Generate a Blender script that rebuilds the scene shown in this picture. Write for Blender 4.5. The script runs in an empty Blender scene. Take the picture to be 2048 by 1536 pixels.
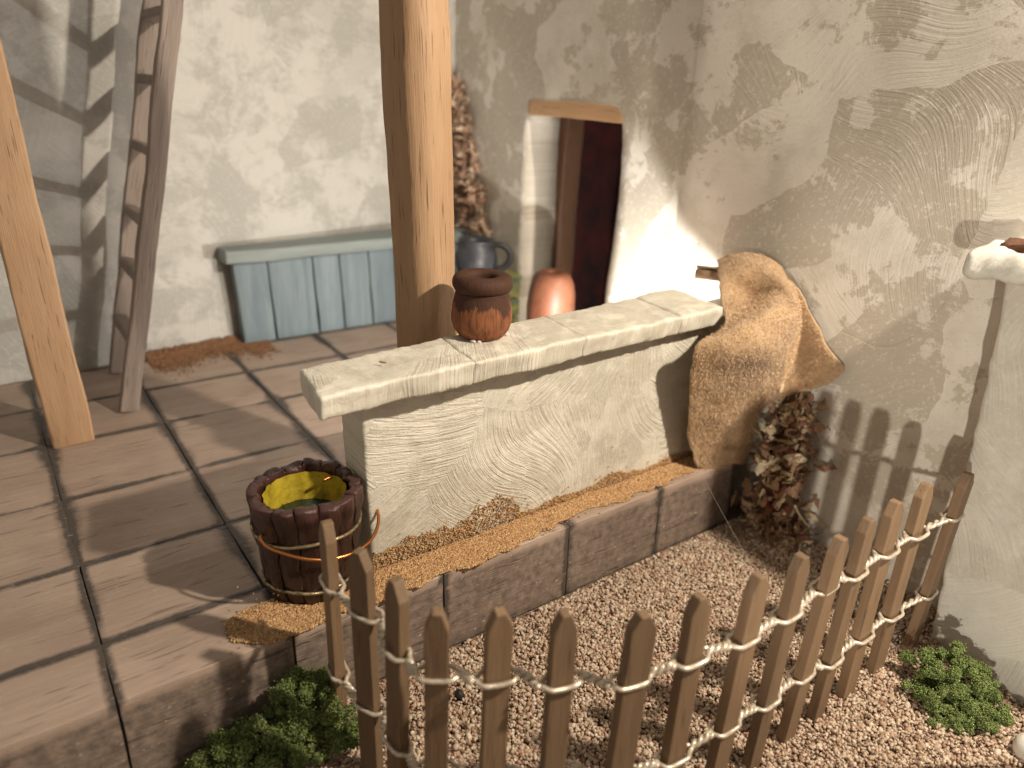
import bpy, bmesh, math, random
import numpy as np
from mathutils import Vector, Matrix, noise

random.seed(7); RNG = np.random.default_rng(7)
SC = bpy.context.scene
COL = SC.collection
R = math.radians
PI = math.pi

# ------------------------------------------------------------------ camera
cam_d = bpy.data.cameras.new('camera'); cam = bpy.data.objects.new('camera', cam_d); COL.objects.link(cam)
right = Vector((0.81034858, -0.58419683, 0.0452685))
down = Vector((-0.19071531, -0.33601531, -0.92234559))
fwd = Vector((0.55404227, 0.73878805, -0.38370481))
m3 = Matrix((right, -down, -fwd)).transposed()
cam.matrix_world = Matrix.Translation((0, 0, 3.6)) @ m3.to_4x4()
cam_d.sensor_width = 36.0; cam_d.lens = 25.431
cam_d.clip_start = 0.02; cam_d.clip_end = 200
cam_d.dof.use_dof = True; cam_d.dof.focus_distance = 5.75; cam_d.dof.aperture_fstop = 0.40
SC.camera = cam

# ------------------------------------------------------------------ world, exposure
w = bpy.data.worlds.new('World'); SC.world = w; w.use_nodes = True
w.node_tree.nodes['Background'].inputs[0].default_value = (1.0, 0.90, 0.76, 1)
w.node_tree.nodes['Background'].inputs[1].default_value = 0.30
SC.view_settings.view_transform = 'Standard'; SC.view_settings.look = 'None'
SC.view_settings.gamma = 1.0; SC.view_settings.exposure = 0.0; SC.view_settings.use_curve_mapping = False
SC.render.engine = 'CYCLES'
SC.cycles.use_denoising = True
SC.cycles.max_bounces = 5
SC.cycles.use_adaptive_sampling = True; SC.cycles.adaptive_threshold = 0.03

# ------------------------------------------------------------------ lamps (display spots around the model)
def lamp(name, loc, power, col, rad, aim=None, cone=None, blend=0.1):
    d = bpy.data.lights.new(name, 'SPOT' if aim else 'POINT')
    d.energy = power; d.color = col; d.shadow_soft_size = rad
    o = bpy.data.objects.new(name, d); COL.objects.link(o); o.location = loc
    if aim:
        o.rotation_euler = (Vector(aim) - Vector(loc)).to_track_quat('-Z', 'Y').to_euler()
        d.spot_size = R(cone); d.spot_blend = blend
    return o
WARM = (1.0, 0.885, 0.725)
LED = (5.3, 5.45, 0.75)                              # little lamp on the floor behind the low wall
lamp('key_lamp', (5.85, -1.5, 7.1), 4250, WARM, 0.16)
lamp('courtyard_lamp', LED, 380, (1.0, 0.98, 0.93), 0.02)
lamp('left_lamp', (-3.4, -3.0, 1.4), 2500, (1.0, 0.92, 0.79), 0.12, aim=(6.6, 1.95, 1.2), cone=27, blend=0.6)

# ------------------------------------------------------------------ mesh helpers
def link(o, parent=None):
    COL.objects.link(o)
    if parent: o.parent = parent
    return o
def mesh_obj(name, verts, faces, mat, parent=None, smooth=True):
    me = bpy.data.meshes.new(name)
    me.from_pydata([tuple(v) for v in verts], [], faces); me.update()
    if smooth: me.polygons.foreach_set('use_smooth', [True] * len(me.polygons))
    if mat: me.materials.append(mat)
    return link(bpy.data.objects.new(name, me), parent)
def big_mesh(name, V, F, mat, parent=None, smooth=False):
    """V (n,3) array, F (m,k) int array, k constant."""
    me = bpy.data.meshes.new(name); n, k = F.shape
    me.vertices.add(len(V)); me.vertices.foreach_set('co', np.asarray(V, 'f').ravel())
    me.loops.add(n * k); me.loops.foreach_set('vertex_index', F.astype('i').ravel())
    me.polygons.add(n); me.polygons.foreach_set('loop_start', np.arange(0, n * k, k, dtype='i'))
    me.update(calc_edges=True); me.validate()
    if smooth: me.polygons.foreach_set('use_smooth', [True] * n)
    me.materials.append(mat)
    return link(bpy.data.objects.new(name, me), parent)
def thing(name, label, cat, loc=(0, 0, 0), group=None):
    o = bpy.data.objects.new(name, None); COL.objects.link(o); o.location = loc
    o.empty_display_size = 0.1
    return tag(o, label, cat, group)
def tag(o, label=None, cat=None, group=None, kind=None):
    if label: o['label'] = label
    if cat: o['category'] = cat
    if group: o['group'] = group
    if kind: o['kind'] = kind
    return o
def ax(h, r, seg):
    inner = h - r; n = max(1, int(round(2 * inner / seg)))
    a = [-h, -h + r * (1 - 0.414)] if r > 0 else []
    b = [h - r * (1 - 0.414), h] if r > 0 else []
    return a + list(np.linspace(-inner, inner, n + 1)) + b
def rbox(h, r, seg):
    """rounded box, centred: verts + quads"""
    A = [ax(h[i], r, seg if not isinstance(seg, (tuple, list)) else seg[i]) for i in range(3)]
    N = [len(a) for a in A]; idx = {}; V = []
    def vid(i, j, k):
        key = (i, j, k)
        if key not in idx:
            p = Vector((A[0][i], A[1][j], A[2][k]))
            q = Vector([max(-(h[t] - r), min(h[t] - r, p[t])) for t in range(3)])
            d = p - q
            if d.length > 1e-9: p = q + d.normalized() * r
            idx[key] = len(V); V.append(p)
        return idx[key]
    F = []
    for k, s in ((0, 1), (N[2] - 1, 0)):
        for i in range(N[0] - 1):
            for j in range(N[1] - 1):
                f = [vid(i, j, k), vid(i + 1, j, k), vid(i + 1, j + 1, k), vid(i, j + 1, k)]
                F.append(f[::-1] if s else f)
    for j, s in ((0, 0), (N[1] - 1, 1)):
        for i in range(N[0] - 1):
            for k in range(N[2] - 1):
                f = [vid(i, j, k), vid(i + 1, j, k), vid(i + 1, j, k + 1), vid(i, j, k + 1)]
                F.append(f[::-1] if s else f)
    for i, s in ((0, 1), (N[0] - 1, 0)):
        for j in range(N[1] - 1):
            for k in range(N[2] - 1):
                f = [vid(i, j, k), vid(i, j + 1, k), vid(i, j + 1, k + 1), vid(i, j, k + 1)]
                F.append(f[::-1] if s else f)
    return V, F
def wob(p, freq, amp, off=0.0):
    q = Vector(p) * freq + Vector((off, off * 1.7, off * 0.3))
    return Vector(p) + noise.noise_vector(q) * amp
def hexa(c8, r, seg, jit=((0, 0),), off=0.0):
    """rounded box mapped onto 8 corners (x fastest, then y, then z)"""
    c = [Vector(x) for x in c8]
    L = ((c[1] - c[0]).length, (c[2] - c[0]).length, (c[4] - c[0]).length)
    h = [l / 2 for l in L]; V, F = rbox(h, r, seg); out = []
    for p in V:
        u, v, t = [(p[i] / h[i] + 1) / 2 for i in range(3)]
        q = ((c[0] * (1 - u) + c[1] * u) * (1 - v) + (c[2] * (1 - u) + c[3] * u) * v) * (1 - t) + \
            ((c[4] * (1 - u) + c[5] * u) * (1 - v) + (c[6] * (1 - u) + c[7] * u) * v) * t
        for fr, am in jit:
            if am: q = wob(q, fr, am, off)
        out.append(q)
    return out, F
def corners(x0, x1, y0, y1, z0, z1):
    return [(x, y, z) for z in (z0, z1) for y in (y0, y1) for x in (x0, x1)]
def lathe(profile, n=48, jit=0, fr=4):
    V, F = [], []
    for r, z in profile:
        for i in range(n):
            a = 2 * PI * i / n
            p = Vector((r * math.cos(a), r * math.sin(a), z))
            V.append(wob(p, fr, jit) if jit else p)
    m = len(profile)
    for k in range(m - 1):
        for i in range(n):
            j = (i + 1) % n
            F.append([k * n + i, k * n + j, (k + 1) * n + j, (k + 1) * n + i])
    F.append([i for i in range(n)][::-1]); F.append([(m - 1) * n + i for i in range(n)])
    return V, F
def spline(pts, per=6, closed=False):
    P = [Vector(p) for p in pts]; n = len(P); out = []
    rng = n if closed else n - 1
    for i in range(rng):
        p0 = P[(i - 1) % n] if closed or i > 0 else P[0] * 2 - P[1]
        p1 = P[i]; p2 = P[(i + 1) % n]
        p3 = P[(i + 2) % n] if closed or i + 2 < n else P[-1] * 2 - P[-2]
        for s in range(per):
            t = s / per
            out.append(0.5 * ((2 * p1) + (p2 - p0) * t + (2 * p0 - 5 * p1 + 4 * p2 - p3) * t * t + (3 * p1 - p0 - 3 * p2 + p3) * t ** 3))
    if not closed: out.append(P[-1])
    return out
def tube(pts, rad, n=8, closed=False):
    P = [Vector(p) for p in pts]; V, F = [], []
    m = len(P); up = Vector((0, 0, 1)); prev = None
    for i, p in enumerate(P):
        a = P[(i - 1) % m] if closed or i > 0 else p; b = P[(i + 1) % m] if closed or i < m - 1 else p
        t = (b - a).normalized()
        s = prev - t * prev.dot(t) if prev is not None else t.cross(up if abs(t.z) < 0.9 else Vector((1, 0, 0)))
        s.normalize(); prev = s; q = t.cross(s)
        r = rad(i / (m - 1)) if callable(rad) else rad
        for k in range(n):
            an = 2 * PI * k / n; V.append(p + s * (math.cos(an) * r) + q * (math.sin(an) * r))
    for i in range(m if closed else m - 1):
        for k in range(n):
            j = (i + 1) % m; l = (k + 1) % n
            F.append([i * n + k, i * n + l, j * n + l, j * n + k])
    if not closed:
        F.append([k for k in range(n)][::-1]); F.append([(m - 1) * n + k for k in range(n)])
    return V, F
def merge(parts):
    V, F = [], []
    for v, f in parts:
        b = len(V); V += list(v); F += [[i + b for i in q] for q in f]
    return V, F

# ------------------------------------------------------------------ material helpers
class NT:
    def __init__(s, name):
        s.m = bpy.data.materials.new(name); s.m.use_nodes = True
        s.t = s.m.node_tree; s.b = s.t.nodes['Principled BSDF']
    def n(s, typ, props=None, **ins):
        x = s.t.nodes.new('ShaderNode' + typ)
        for k, v in (props or {}).items(): setattr(x, k, v)
        for k, v in ins.items():
            k = int(k[1:]) if k[0] == 'i' and k[1:].isdigit() else k.replace('_', ' ')
            s.put(x.inputs[k], v)
        return x
    def put(s, sock, v):
        if hasattr(v, 'is_output') or isinstance(v, bpy.types.NodeSocket): s.t.links.new(v, sock)
        else: sock.default_value = v
    def mix(s, fac, a, b, mode='MIX'):
        x = s.t.nodes.new('ShaderNodeMix'); x.data_type = 'RGBA'; x.blend_type = mode
        s.put(x.inputs[0], fac); s.put(x.inputs[6], a); s.put(x.inputs[7], b)
        return x.outputs[2]
    def ramp(s, fac, stops, interp='LINEAR'):
        x = s.t.nodes.new('ShaderNodeValToRGB'); x.color_ramp.interpolation = interp
        e = x.color_ramp.elements
        while len(e) < len(stops): e.new(0.5)
        for el, (p, c) in zip(e, stops):
            el.position = p; el.color = c if len(c) == 4 else (*c, 1)
        s.put(x.inputs[0], fac); return x.outputs[0]
    def math(s, op, a, b=0.0, c=0.0):
        x = s.t.nodes.new('ShaderNodeMath'); x.operation = op
        s.put(x.inputs[0], a); s.put(x.inputs[1], b); s.put(x.inputs[2], c); return x.outputs[0]
    def noise(s, vec, scale, detail=4, rough=0.55, dist=0.0):
        x = s.n('TexNoise', None, Vector=vec, Scale=scale, Detail=detail, Roughness=rough, Distortion=dist); return x.outputs[0]
    def coord(s, which='Object'): return s.n('TexCoord').outputs[which]
    def mapping(s, vec, scale=(1, 1, 1), loc=(0, 0, 0), rot=(0, 0, 0)):
        return s.n('Mapping', None, Vector=vec, Scale=scale, Location=loc, Rotation=rot).outputs[0]
    def bump(s, h, strength, dist, prev=None):
        x = s.n('Bump', None, Height=h, Strength=strength, Distance=dist)
        if prev is not None: s.put(x.inputs['Normal'], prev)
        return x.outputs[0]
    def out(s, color=None, rough=None, normal=None, **kw):
        if color is not None: s.put(s.b.inputs['Base Color'], color)
        if rough is not None: s.put(s.b.inputs['Roughness'], rough)
        if normal is not None: s.put(s.b.inputs['Normal'], normal)
        for k, v in kw.items(): s.put(s.b.inputs[k.replace('_', ' ')], v)
        return s.m
BW = ((0, (0, 0, 0)), (1, (1, 1, 1)))
def rgb(*c): return (*c, 1)

def plaster(name, plane, light, dark, deep, patch=1.6, stroke=1.0, bump=0.5, thr=0.5, soft=0.02, bd=0.03, seed=0.0, cells=1.15, ovl=0.4):
    k = NT(name); co = k.coord()
    sx = k.n('SeparateXYZ', None, Vector=co)
    o = {'x': sx.outputs[0], 'y': sx.outputs[1], 'z': sx.outputs[2]}
    uv = k.n('CombineXYZ', None, X=o[plane[0]], Y=o[plane[1]], Z=seed).outputs[0]
    warp = k.n('TexNoise', None, Vector=uv, Scale=1.7, Detail=3.0).outputs[1]
    wv = k.n('VectorMath', {'operation': 'MULTIPLY_ADD'}, i0=warp, i1=(0.35, 0.35, 0), i2=uv).outputs[0]
    vor = k.n('TexVoronoi', {'feature': 'F1'}, Vector=wv, Scale=cells)
    cr = k.n('SeparateColor', None, i0=vor.outputs['Color'])
    ang = k.math('MULTIPLY', cr.outputs[0], 6.28)
    lw_ = k.n('TexNoise', None, Vector=uv, Scale=0.7, Detail=0.0).outputs[1]
    lv = k.n('VectorMath', {'operation': 'MULTIPLY_ADD'}, i0=lw_, i1=(1.1, 1.1, 0), i2=uv).outputs[0]
    rot = k.n('VectorRotate', {'rotation_type': 'Z_AXIS'}, Vector=lv, Angle=ang).outputs[0]
    sv = k.mapping(rot, (1.1 * stroke, 38 * stroke, 1))
    st = k.noise(sv, 1.0, 3.5, 0.6, 0.12)
    sv2 = k.mapping(rot, (3 * stroke, 60 * stroke, 1), (4, 2, 0))
    st2 = k.noise(sv2, 1.0, 2, 0.5)
    # mottled two-tone sponge paint with ragged edges
    p1 = k.noise(wv, patch, 9, 0.68)
    p1 = k.math('ADD', p1, k.math('MULTIPLY', k.math('SUBTRACT', cr.outputs[1], 0.5), 0.16))
    p1 = k.math('ADD', p1, k.math('MULTIPLY', k.math('SUBTRACT', st, 0.5), 0.10))
    f1 = k.ramp(p1, ((thr - soft, (0, 0, 0)), (thr + soft, (1, 1, 1))))
    p2 = k.noise(k.mapping(uv, (1, 1, 1), (7, 3, 1)), patch * 0.55, 8, 0.62)
    f2 = k.ramp(p2, ((0.50, (0, 0, 0)), (0.60, (1, 1, 1))))
    c = k.mix(f1, dark, light)
    c = k.mix(k.math('MULTIPLY', f2, ovl), c, deep)
    spk = k.ramp(k.noise(uv, 22, 5, 0.7), ((0.56, (0, 0, 0)), (0.60, (1, 1, 1))))
    c = k.mix(k.math('MULTIPLY', spk, 0.55), c, light)
    spd = k.ramp(k.noise(k.mapping(uv, (1, 1, 1), (3, 9, 2)), 34, 4, 0.7), ((0.60, (0, 0, 0)), (0.66, (1, 1, 1))))
    c = k.mix(k.math('MULTIPLY', spd, 0.4), c, deep)
    c = k.mix(k.math('MULTIPLY', k.ramp(st, ((0.52, (0, 0, 0)), (0.75, (1, 1, 1)))), 0.25), c, light)
    hgt = k.math('ADD', k.math('MULTIPLY', st, 0.6), k.math('MULTIPLY', st2, 0.28))
    hgt = k.math('ADD', hgt, k.math('MULTIPLY', f1, 0.05))
    hgt = k.math('ADD', hgt, k.math('MULTIPLY', k.noise(uv, 9, 6, 0.6), 0.22))
    nr = k.bump(hgt, bump, bd)
    nr = k.bump(k.noise(uv, 48, 4, 0.7), 0.45 * bump, 0.02, nr)
    ro = k.ramp(st, ((0.3, (0.62,) * 3), (0.7, (0.46,) * 3)))
    return k.out(c, ro, nr)

P_BACK = plaster('plaster_back', 'xz', rgb(.54, .52, .485), rgb(.40, .385, .355), rgb(.335, .32, .29), 1.5, 0.7, 0.35, 0.50, 0.05, seed=2.0, cells=0.8)
P_SIDE = plaster('plaster_side', 'yz', rgb(.74, .69, .615), rgb(.52, .465, .385), rgb(.46, .41, .33), 1.7, 1.2, 0.17, 0.50, 0.014, seed=5.2, cells=0.9)
P_LOW = plaster('plaster_low_wall', 'xz', rgb(.76, .71, .60), rgb(.62, .57, .47), rgb(.53, .48, .39), 2.6, 1.25, 0.85, 0.46, 0.04, seed=1.3, cells=1.3, bd=0.036)
P_COPE = plaster('plaster_coping', 'xy', rgb(.75, .70, .59), rgb(.61, .56, .46), rgb(.53, .48, .39), 3.4, 1.4, 0.6, 0.48, 0.04, seed=9.1, cells=1.4)
P_PILLAR = plaster('plaster_pillar', 'yz', rgb(.68, .65, .58), rgb(.59, .56, .49), rgb(.52, .49, .42), 2.2, 1.0, 0.4, 0.5, 0.05, seed=3.3, cells=1.2)

def wood(name, axis, light, mid, dark, fine=60, pores=0.6, bump=0.25, rough=0.6, band=6.0, objrand=0.0, sheen=None):
    k = NT(name); co = k.coord()
    info = k.n('ObjectInfo')
    off = k.n('CombineXYZ', None, X=k.math('MULTIPLY', info.outputs['Random'], 17.0), Y=k.math('MULTIPLY', info.outputs['Random'], 31.0), Z=k.math('MULTIPLY', info.outputs['Random'], 11.0)).outputs[0]
    v = k.n('VectorMath', {'operation': 'ADD'}, i0=co, i1=off).outputs[0]
    def sc(along, across): return tuple(along if a == axis else across for a in 'xyz')
    g1 = k.noise(k.mapping(v, sc(0.5, band)), 1.0, 4, 0.6, 0.6)
    g2 = k.noise(k.mapping(v, sc(3.0, fine)), 1.0, 3, 0.6)
    pr = k.noise(k.mapping(v, sc(2.2, fine * 0.8), (3, 1, 5)), 1.0, 2, 0.5)
    pf = k.ramp(pr, ((0.64, (0, 0, 0)), (0.70, (1, 1, 1))))
    c = k.mix(k.ramp(g1, ((0.35, (0, 0, 0)), (0.65, (1, 1, 1)))), light, mid)
    c = k.mix(k.math('MULTIPLY', k.ramp(g2, ((0.4, (0, 0, 0)), (0.75, (1, 1, 1)))), 0.45), c, mid)
    c = k.mix(k.math('MULTIPLY', pf, pores), c, dark)
    if objrand:
        hs = k.n('HueSaturation', None, Hue=0.5, Saturation=1.0, Value=k.math('MULTIPLY_ADD', info.outputs['Random'], objrand, 1 - objrand / 2), Color=c)
        c = hs.outputs[0]
    h = k.math('SUBTRACT', g2, k.math('MULTIPLY', pf, 0.8))
    nr = k.bump(h, bump, 0.02)
    nr = k.bump(k.noise(v, 90, 2, 0.5), 0.1, 0.01, nr)
    m = k.out(c, rough, nr); m['nt'] = 1
    return k, m, c, nr
W_POST = wood('wood_post', 'z', rgb(.46, .29, .165), rgb(.37, .222, .12), rgb(.10, .045, .025), 80, 0.7, 0.3, 0.6, 5)[1]
W_LADDER = wood('wood_ladder', 'z', rgb(.30, .24, .205), rgb(.21, .165, .14), rgb(.10, .07, .055), 50, 0.5, 0.4, 0.75, 9)[1]
W_PICKET = wood('wood_picket', 'z', rgb(.23, .145, .082), rgb(.175, .108, .06), rgb(.09, .053, .03), 38, 0.5, 0.3, 0.6, 6, 0.34)[1]
W_LINTEL = wood('wood_lintel', 'y', rgb(.60, .38, .21), rgb(.50, .29, .15), rgb(.2, .1, .05), 40, 0.4, 0.3, 0.6, 6)[1]
W_JAMB = wood('wood_jamb', 'z', rgb(.13, .062, .03), rgb(.09, .042, .02), rgb(.04, .018, .01), 40, 0.4, 0.3, 0.6, 6)[1]

def tile_mat():
    k, m, c, nr = wood('floor_tile_wood', 'x', rgb(.44, .33, .26), rgb(.36, .265, .208), rgb(.14, .095, .075), 30, 0.55, 0.4, 0.5, 4.0, 0.2)
    co = k.coord()
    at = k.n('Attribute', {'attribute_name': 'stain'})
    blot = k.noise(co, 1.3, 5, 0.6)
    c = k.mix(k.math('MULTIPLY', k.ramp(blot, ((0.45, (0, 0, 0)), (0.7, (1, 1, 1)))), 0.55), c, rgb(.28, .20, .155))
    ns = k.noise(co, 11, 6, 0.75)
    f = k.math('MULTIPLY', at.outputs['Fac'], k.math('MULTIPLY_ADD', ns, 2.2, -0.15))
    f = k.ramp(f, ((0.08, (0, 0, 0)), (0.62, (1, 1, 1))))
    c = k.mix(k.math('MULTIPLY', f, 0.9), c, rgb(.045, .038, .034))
    fl = k.ramp(k.noise(k.mapping(co, (14, 60, 30)), 1.0, 2, 0.5), ((0.70, (0, 0, 0)), (0.73, (1, 1, 1))))
    c = k.mix(k.math('MULTIPLY', fl, 0.7), c, rgb(.58, .46, .36))
    k.out(c, 0.52, nr)
    return m
W_TILE = tile_mat()
def grout_mat():
    k = NT('grout'); co = k.coord()
    c = k.ramp(k.noise(co, 25, 6, 0.7), ((0.3, (.02, .018, .016)), (0.6, (.06, .052, .047)), (0.72, (.16, .145, .13))))
    return k.out(c, 0.7, k.bump(k.noise(co, 45, 4, 0.7), 0.8, 0.03))
M_GROUT = grout_mat()
def island(name, stops, rough=0.7, extra=None):
    k = NT(name); g = k.n('NewGeometry')
    c = k.ramp(g.outputs['Random Per Island'], stops, 'CONSTANT')
    nz = k.noise(k.coord(), 60, 2, 0.5)
    c = k.mix(0.25, c, k.mix(1.0, c, k.ramp(nz, ((0.3, (.4,) * 3), (0.7, (1.3,) * 3))), 'MULTIPLY'))
    return k.out(c, rough)
M_GRAVEL = island('gravel_stones', ((0, (.52, .40, .29)), (.16, (.42, .29, .20)), (.32, (.58, .465, .35)), (.46, (.33, .205, .135)), (.56, (.46, .335, .24)), (.72, (.64, .53, .415)), (.82, (.27, .17, .115)), (.89, (.42, .23, .15)), (.93, (.50, .385, .285))), 0.6)
M_SAND = island('sand_grains', ((0, (.50, .29, .13)), (.25, (.40, .215, .09)), (.5, (.60, .37, .17)), (.7, (.30, .15, .065)), (.85, (.66, .45, .24))), 0.55)
M_SAND_BACK = island('sand_grains_red', ((0, (.30, .15, .07)), (.3, (.23, .11, .05)), (.6, (.36, .19, .09)), (.85, (.2, .09, .045))), 0.6)
M_MOSS = island('moss_green', ((0, (.13, .175, .045)), (.2, (.17, .225, .06)), (.4, (.08, .11, .028)), (.6, (.22, .27, .075)), (.8, (.145, .195, .05)), (.93, (.32, .35, .12))), 0.8)
M_DRIED = island('dried_fibre', ((0, (.52, .36, .22)), (.18, (.36, .21, .12)), (.34, (.62, .47, .30)), (.48, (.26, .14, .08)), (.62, (.44, .28, .16)), (.74, (.74, .62, .43)), (.84, (.24, .12, .07)), (.93, (.30, .07, .045)), (.96, (.48, .32, .18))), 0.75)
M_BARK = island('bark_fibre', ((0, (.46, .31, .21)), (.2, (.34, .20, .13)), (.4, (.60, .46, .34)), (.6, (.26, .15, .10)), (.8, (.52, .37, .26))), 0.8)
def flat(name, col, rough=0.6, var=0.25, scale=8, bump=0.2, metal=0.0, **kw):
    k = NT(name); co = k.coord(); n = k.noise(co, scale, 6, 0.65)
    lo = tuple(c * (1 - var) for c in col); hi = tuple(min(1, c * (1 + var)) for c in col)
    return k.out(k.ramp(n, ((0.3, lo), (0.7, hi))), rough, k.bump(k.noise(co, scale * 4, 5, 0.65), bump, 0.02), Metallic=metal, **kw)

# ================================================================== SETTING
# ground under the gravel
def ground():
    k = NT('ground_earth'); co = k.coord()
    c = k.ramp(k.noise(co, 40, 5, 0.7), ((0.35, (.13, .085, .055)), (0.65, (.30, .21, .145))))
    m = k.out(c, 0.8, k.bump(k.noise(co, 60, 4, 0.6), 0.6, 0.03))
    n = 60; V = []; F = []
    for j in range(n + 1):
        for i in range(n + 1):
            x, y = -4 + 13 * i / n, -4 + 9.5 * j / n
            V.append((x, y, -0.775 + 0.02 * noise.noise(Vector((x * 2, y * 2, 0)))))
    for j in range(n):
        for i in range(n):
            a = j * (n + 1) + i; F.append([a, a + 1, a + n + 2, a + n + 1])
    return tag(mesh_obj('ground', V, F, m), kind='structure')
ground()

# gravel
def pebbles(name, pts, sizes, mat, base, parent=None, flatten=0.65):
    """irregular little stones at pts (n,3)"""
    bm = bmesh.new()
    if base == 'ico': bmesh.ops.create_icosphere(bm, subdivisions=1, radius=1)
    else:
        for v in ((1, 0, 0), (-1, 0, 0), (0, 1, 0), (0, -1, 0), (0, 0, 1), (0, 0, -1)): bm.verts.new(v)
        bm.verts.ensure_lookup_table()
        for a, b in ((0, 2), (2, 1), (1, 3), (3, 0)):
            bm.faces.new((bm.verts[a], bm.verts[b], bm.verts[4])); bm.faces.new((bm.verts[b], bm.verts[a], bm.verts[5]))
    bm.verts.ensure_lookup_table(); bm.verts.index_update()
    B = np.array([v.co[:] for v in bm.verts]); T = np.array([[v.index for v in f.verts] for f in bm.faces]); bm.free()
    n = len(pts); nv = len(B)
    V = np.repeat(B[None], n, 0) * RNG.uniform(0.68, 1.2, (n, nv, 1))
    V *= np.stack([RNG.uniform(0.8, 1.35, n), RNG.uniform(0.7, 1.0, n), RNG.uniform(flatten * 0.8, flatten * 1.3, n)], 1)[:, None]
    # random orientation
    q = RNG.normal(size=(n, 4)); q /= np.linalg.norm(q, axis=1)[:, None]
    a, b, c, d = q.T
    Rm = np.stack([np.stack([a*a+b*b-c*c-d*d, 2*(b*c-a*d), 2*(b*d+a*c)], 1), np.stack([2*(b*c+a*d), a*a-b*b+c*c-d*d, 2*(c*d-a*b)], 1), np.stack([2*(b*d-a*c), 2*(c*d+a*b), a*a-b*b-c*c+d*d], 1)], 1)
    V = np.einsum('nij,nkj->nki', Rm, V) * np.asarray(sizes)[:, None, None] + np.asarray(pts)[:, None]
    F = (T[None] + (np.arange(n) * nv)[:, None, None]).reshape(-1, 3)
    return big_mesh(name, V.reshape(-1, 3), F, mat, parent)
def gravel():
    n = 62000
    x = RNG.uniform(-0.3, 6.62, n * 2); y = RNG.uniform(0.35, 3.98, n * 2)
    keep = (y > 3.9 - 0.62 * (x - 0.3)) & (y < 3.97) & ~((x > 6.0) & (y < 1.7))
    x, y = x[keep][:n], y[keep][:n]
    s = RNG.uniform(0.009, 0.022, len(x)) * (1 + .5 * (RNG.random(len(x)) < .06)); z = -0.765 + RNG.uniform(0, 0.045, len(x))
    o = pebbles('gravel', np.stack([x, y, z], 1), s, M_GRAVEL, 'ico')
    tag(o, 'pale tan crushed gravel covering the yard inside the picket fence', 'gravel', kind='stuff')
gravel()

# platform with scored wooden tiles
XE = [-2.4, -1.1, 0.12, 1.22, 2.44, 3.73, 4.90, 6.05, 6.62]
YE = [4.0, 4.62, 5.62, 6.73, 7.93, 8.96, 9.96, 10.75]
def floor():
    V, F = merge([hexa(corners(-2.4, 6.02, 4.06, 10.9, -0.72, -0.035), 0.0, 9), hexa(corners(6.0201, 10.5, 4.75, 10.9, -0.72, -0.035), 0.0, 9)])
    root = tag(mesh_obj('platform_floor', V, F, M_GROUT, smooth=False), 'brown platform of scored square wooden tiles with dark joints', kind='structure')
    for i in range(len(XE) - 1):
        for j in range(len(YE) - 1):
            x0, x1, y0, y1 = XE[i], XE[i + 1], YE[j], YE[j + 1]
            if i == len(XE) - 2 and j == 0: continue
            g = 0.003
            jx = lambda s: 0.015 * noise.noise(Vector((s * 3.1, i * 1.7, j * 2.3)))
            zb = -0.74 if j == 0 else -0.05
            dz = 0.006 * noise.noise(Vector((i * 5.3, j * 3.7, 0.5)))
            c8 = [(x0 + g + jx(1), y0 + (0 if j == 0 else g), zb), (x1 - g + jx(2), y0 + (0 if j == 0 else g), zb), (x0 + g + jx(3), y1 - g, zb), (x1 - g + jx(4), y1 - g, zb),
                  (x0 + g + jx(1), y0 + (0.02 if j == 0 else g), dz), (x1 - g + jx(2), y0 + (0.02 if j == 0 else g), dz), (x0 + g + jx(3), y1 - g, dz), (x1 - g + jx(4), y1 - g, dz)]
            V, F = hexa(c8, 0.007, (0.055, 0.055, 0.09), ((2.5, 0.006), (14, 0.003)), i + j * 3)
            o = mesh_obj('tile', V, F, W_TILE, root)
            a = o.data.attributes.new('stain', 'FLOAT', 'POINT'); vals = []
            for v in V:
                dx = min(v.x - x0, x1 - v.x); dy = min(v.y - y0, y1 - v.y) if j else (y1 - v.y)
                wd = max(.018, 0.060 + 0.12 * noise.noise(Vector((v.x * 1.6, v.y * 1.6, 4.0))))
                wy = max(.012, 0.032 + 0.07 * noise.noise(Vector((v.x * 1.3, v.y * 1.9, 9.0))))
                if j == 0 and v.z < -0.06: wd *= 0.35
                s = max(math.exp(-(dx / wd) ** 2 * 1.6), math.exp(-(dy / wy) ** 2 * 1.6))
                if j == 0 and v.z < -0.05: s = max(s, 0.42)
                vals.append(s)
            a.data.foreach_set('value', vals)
    return root
floor()

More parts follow.
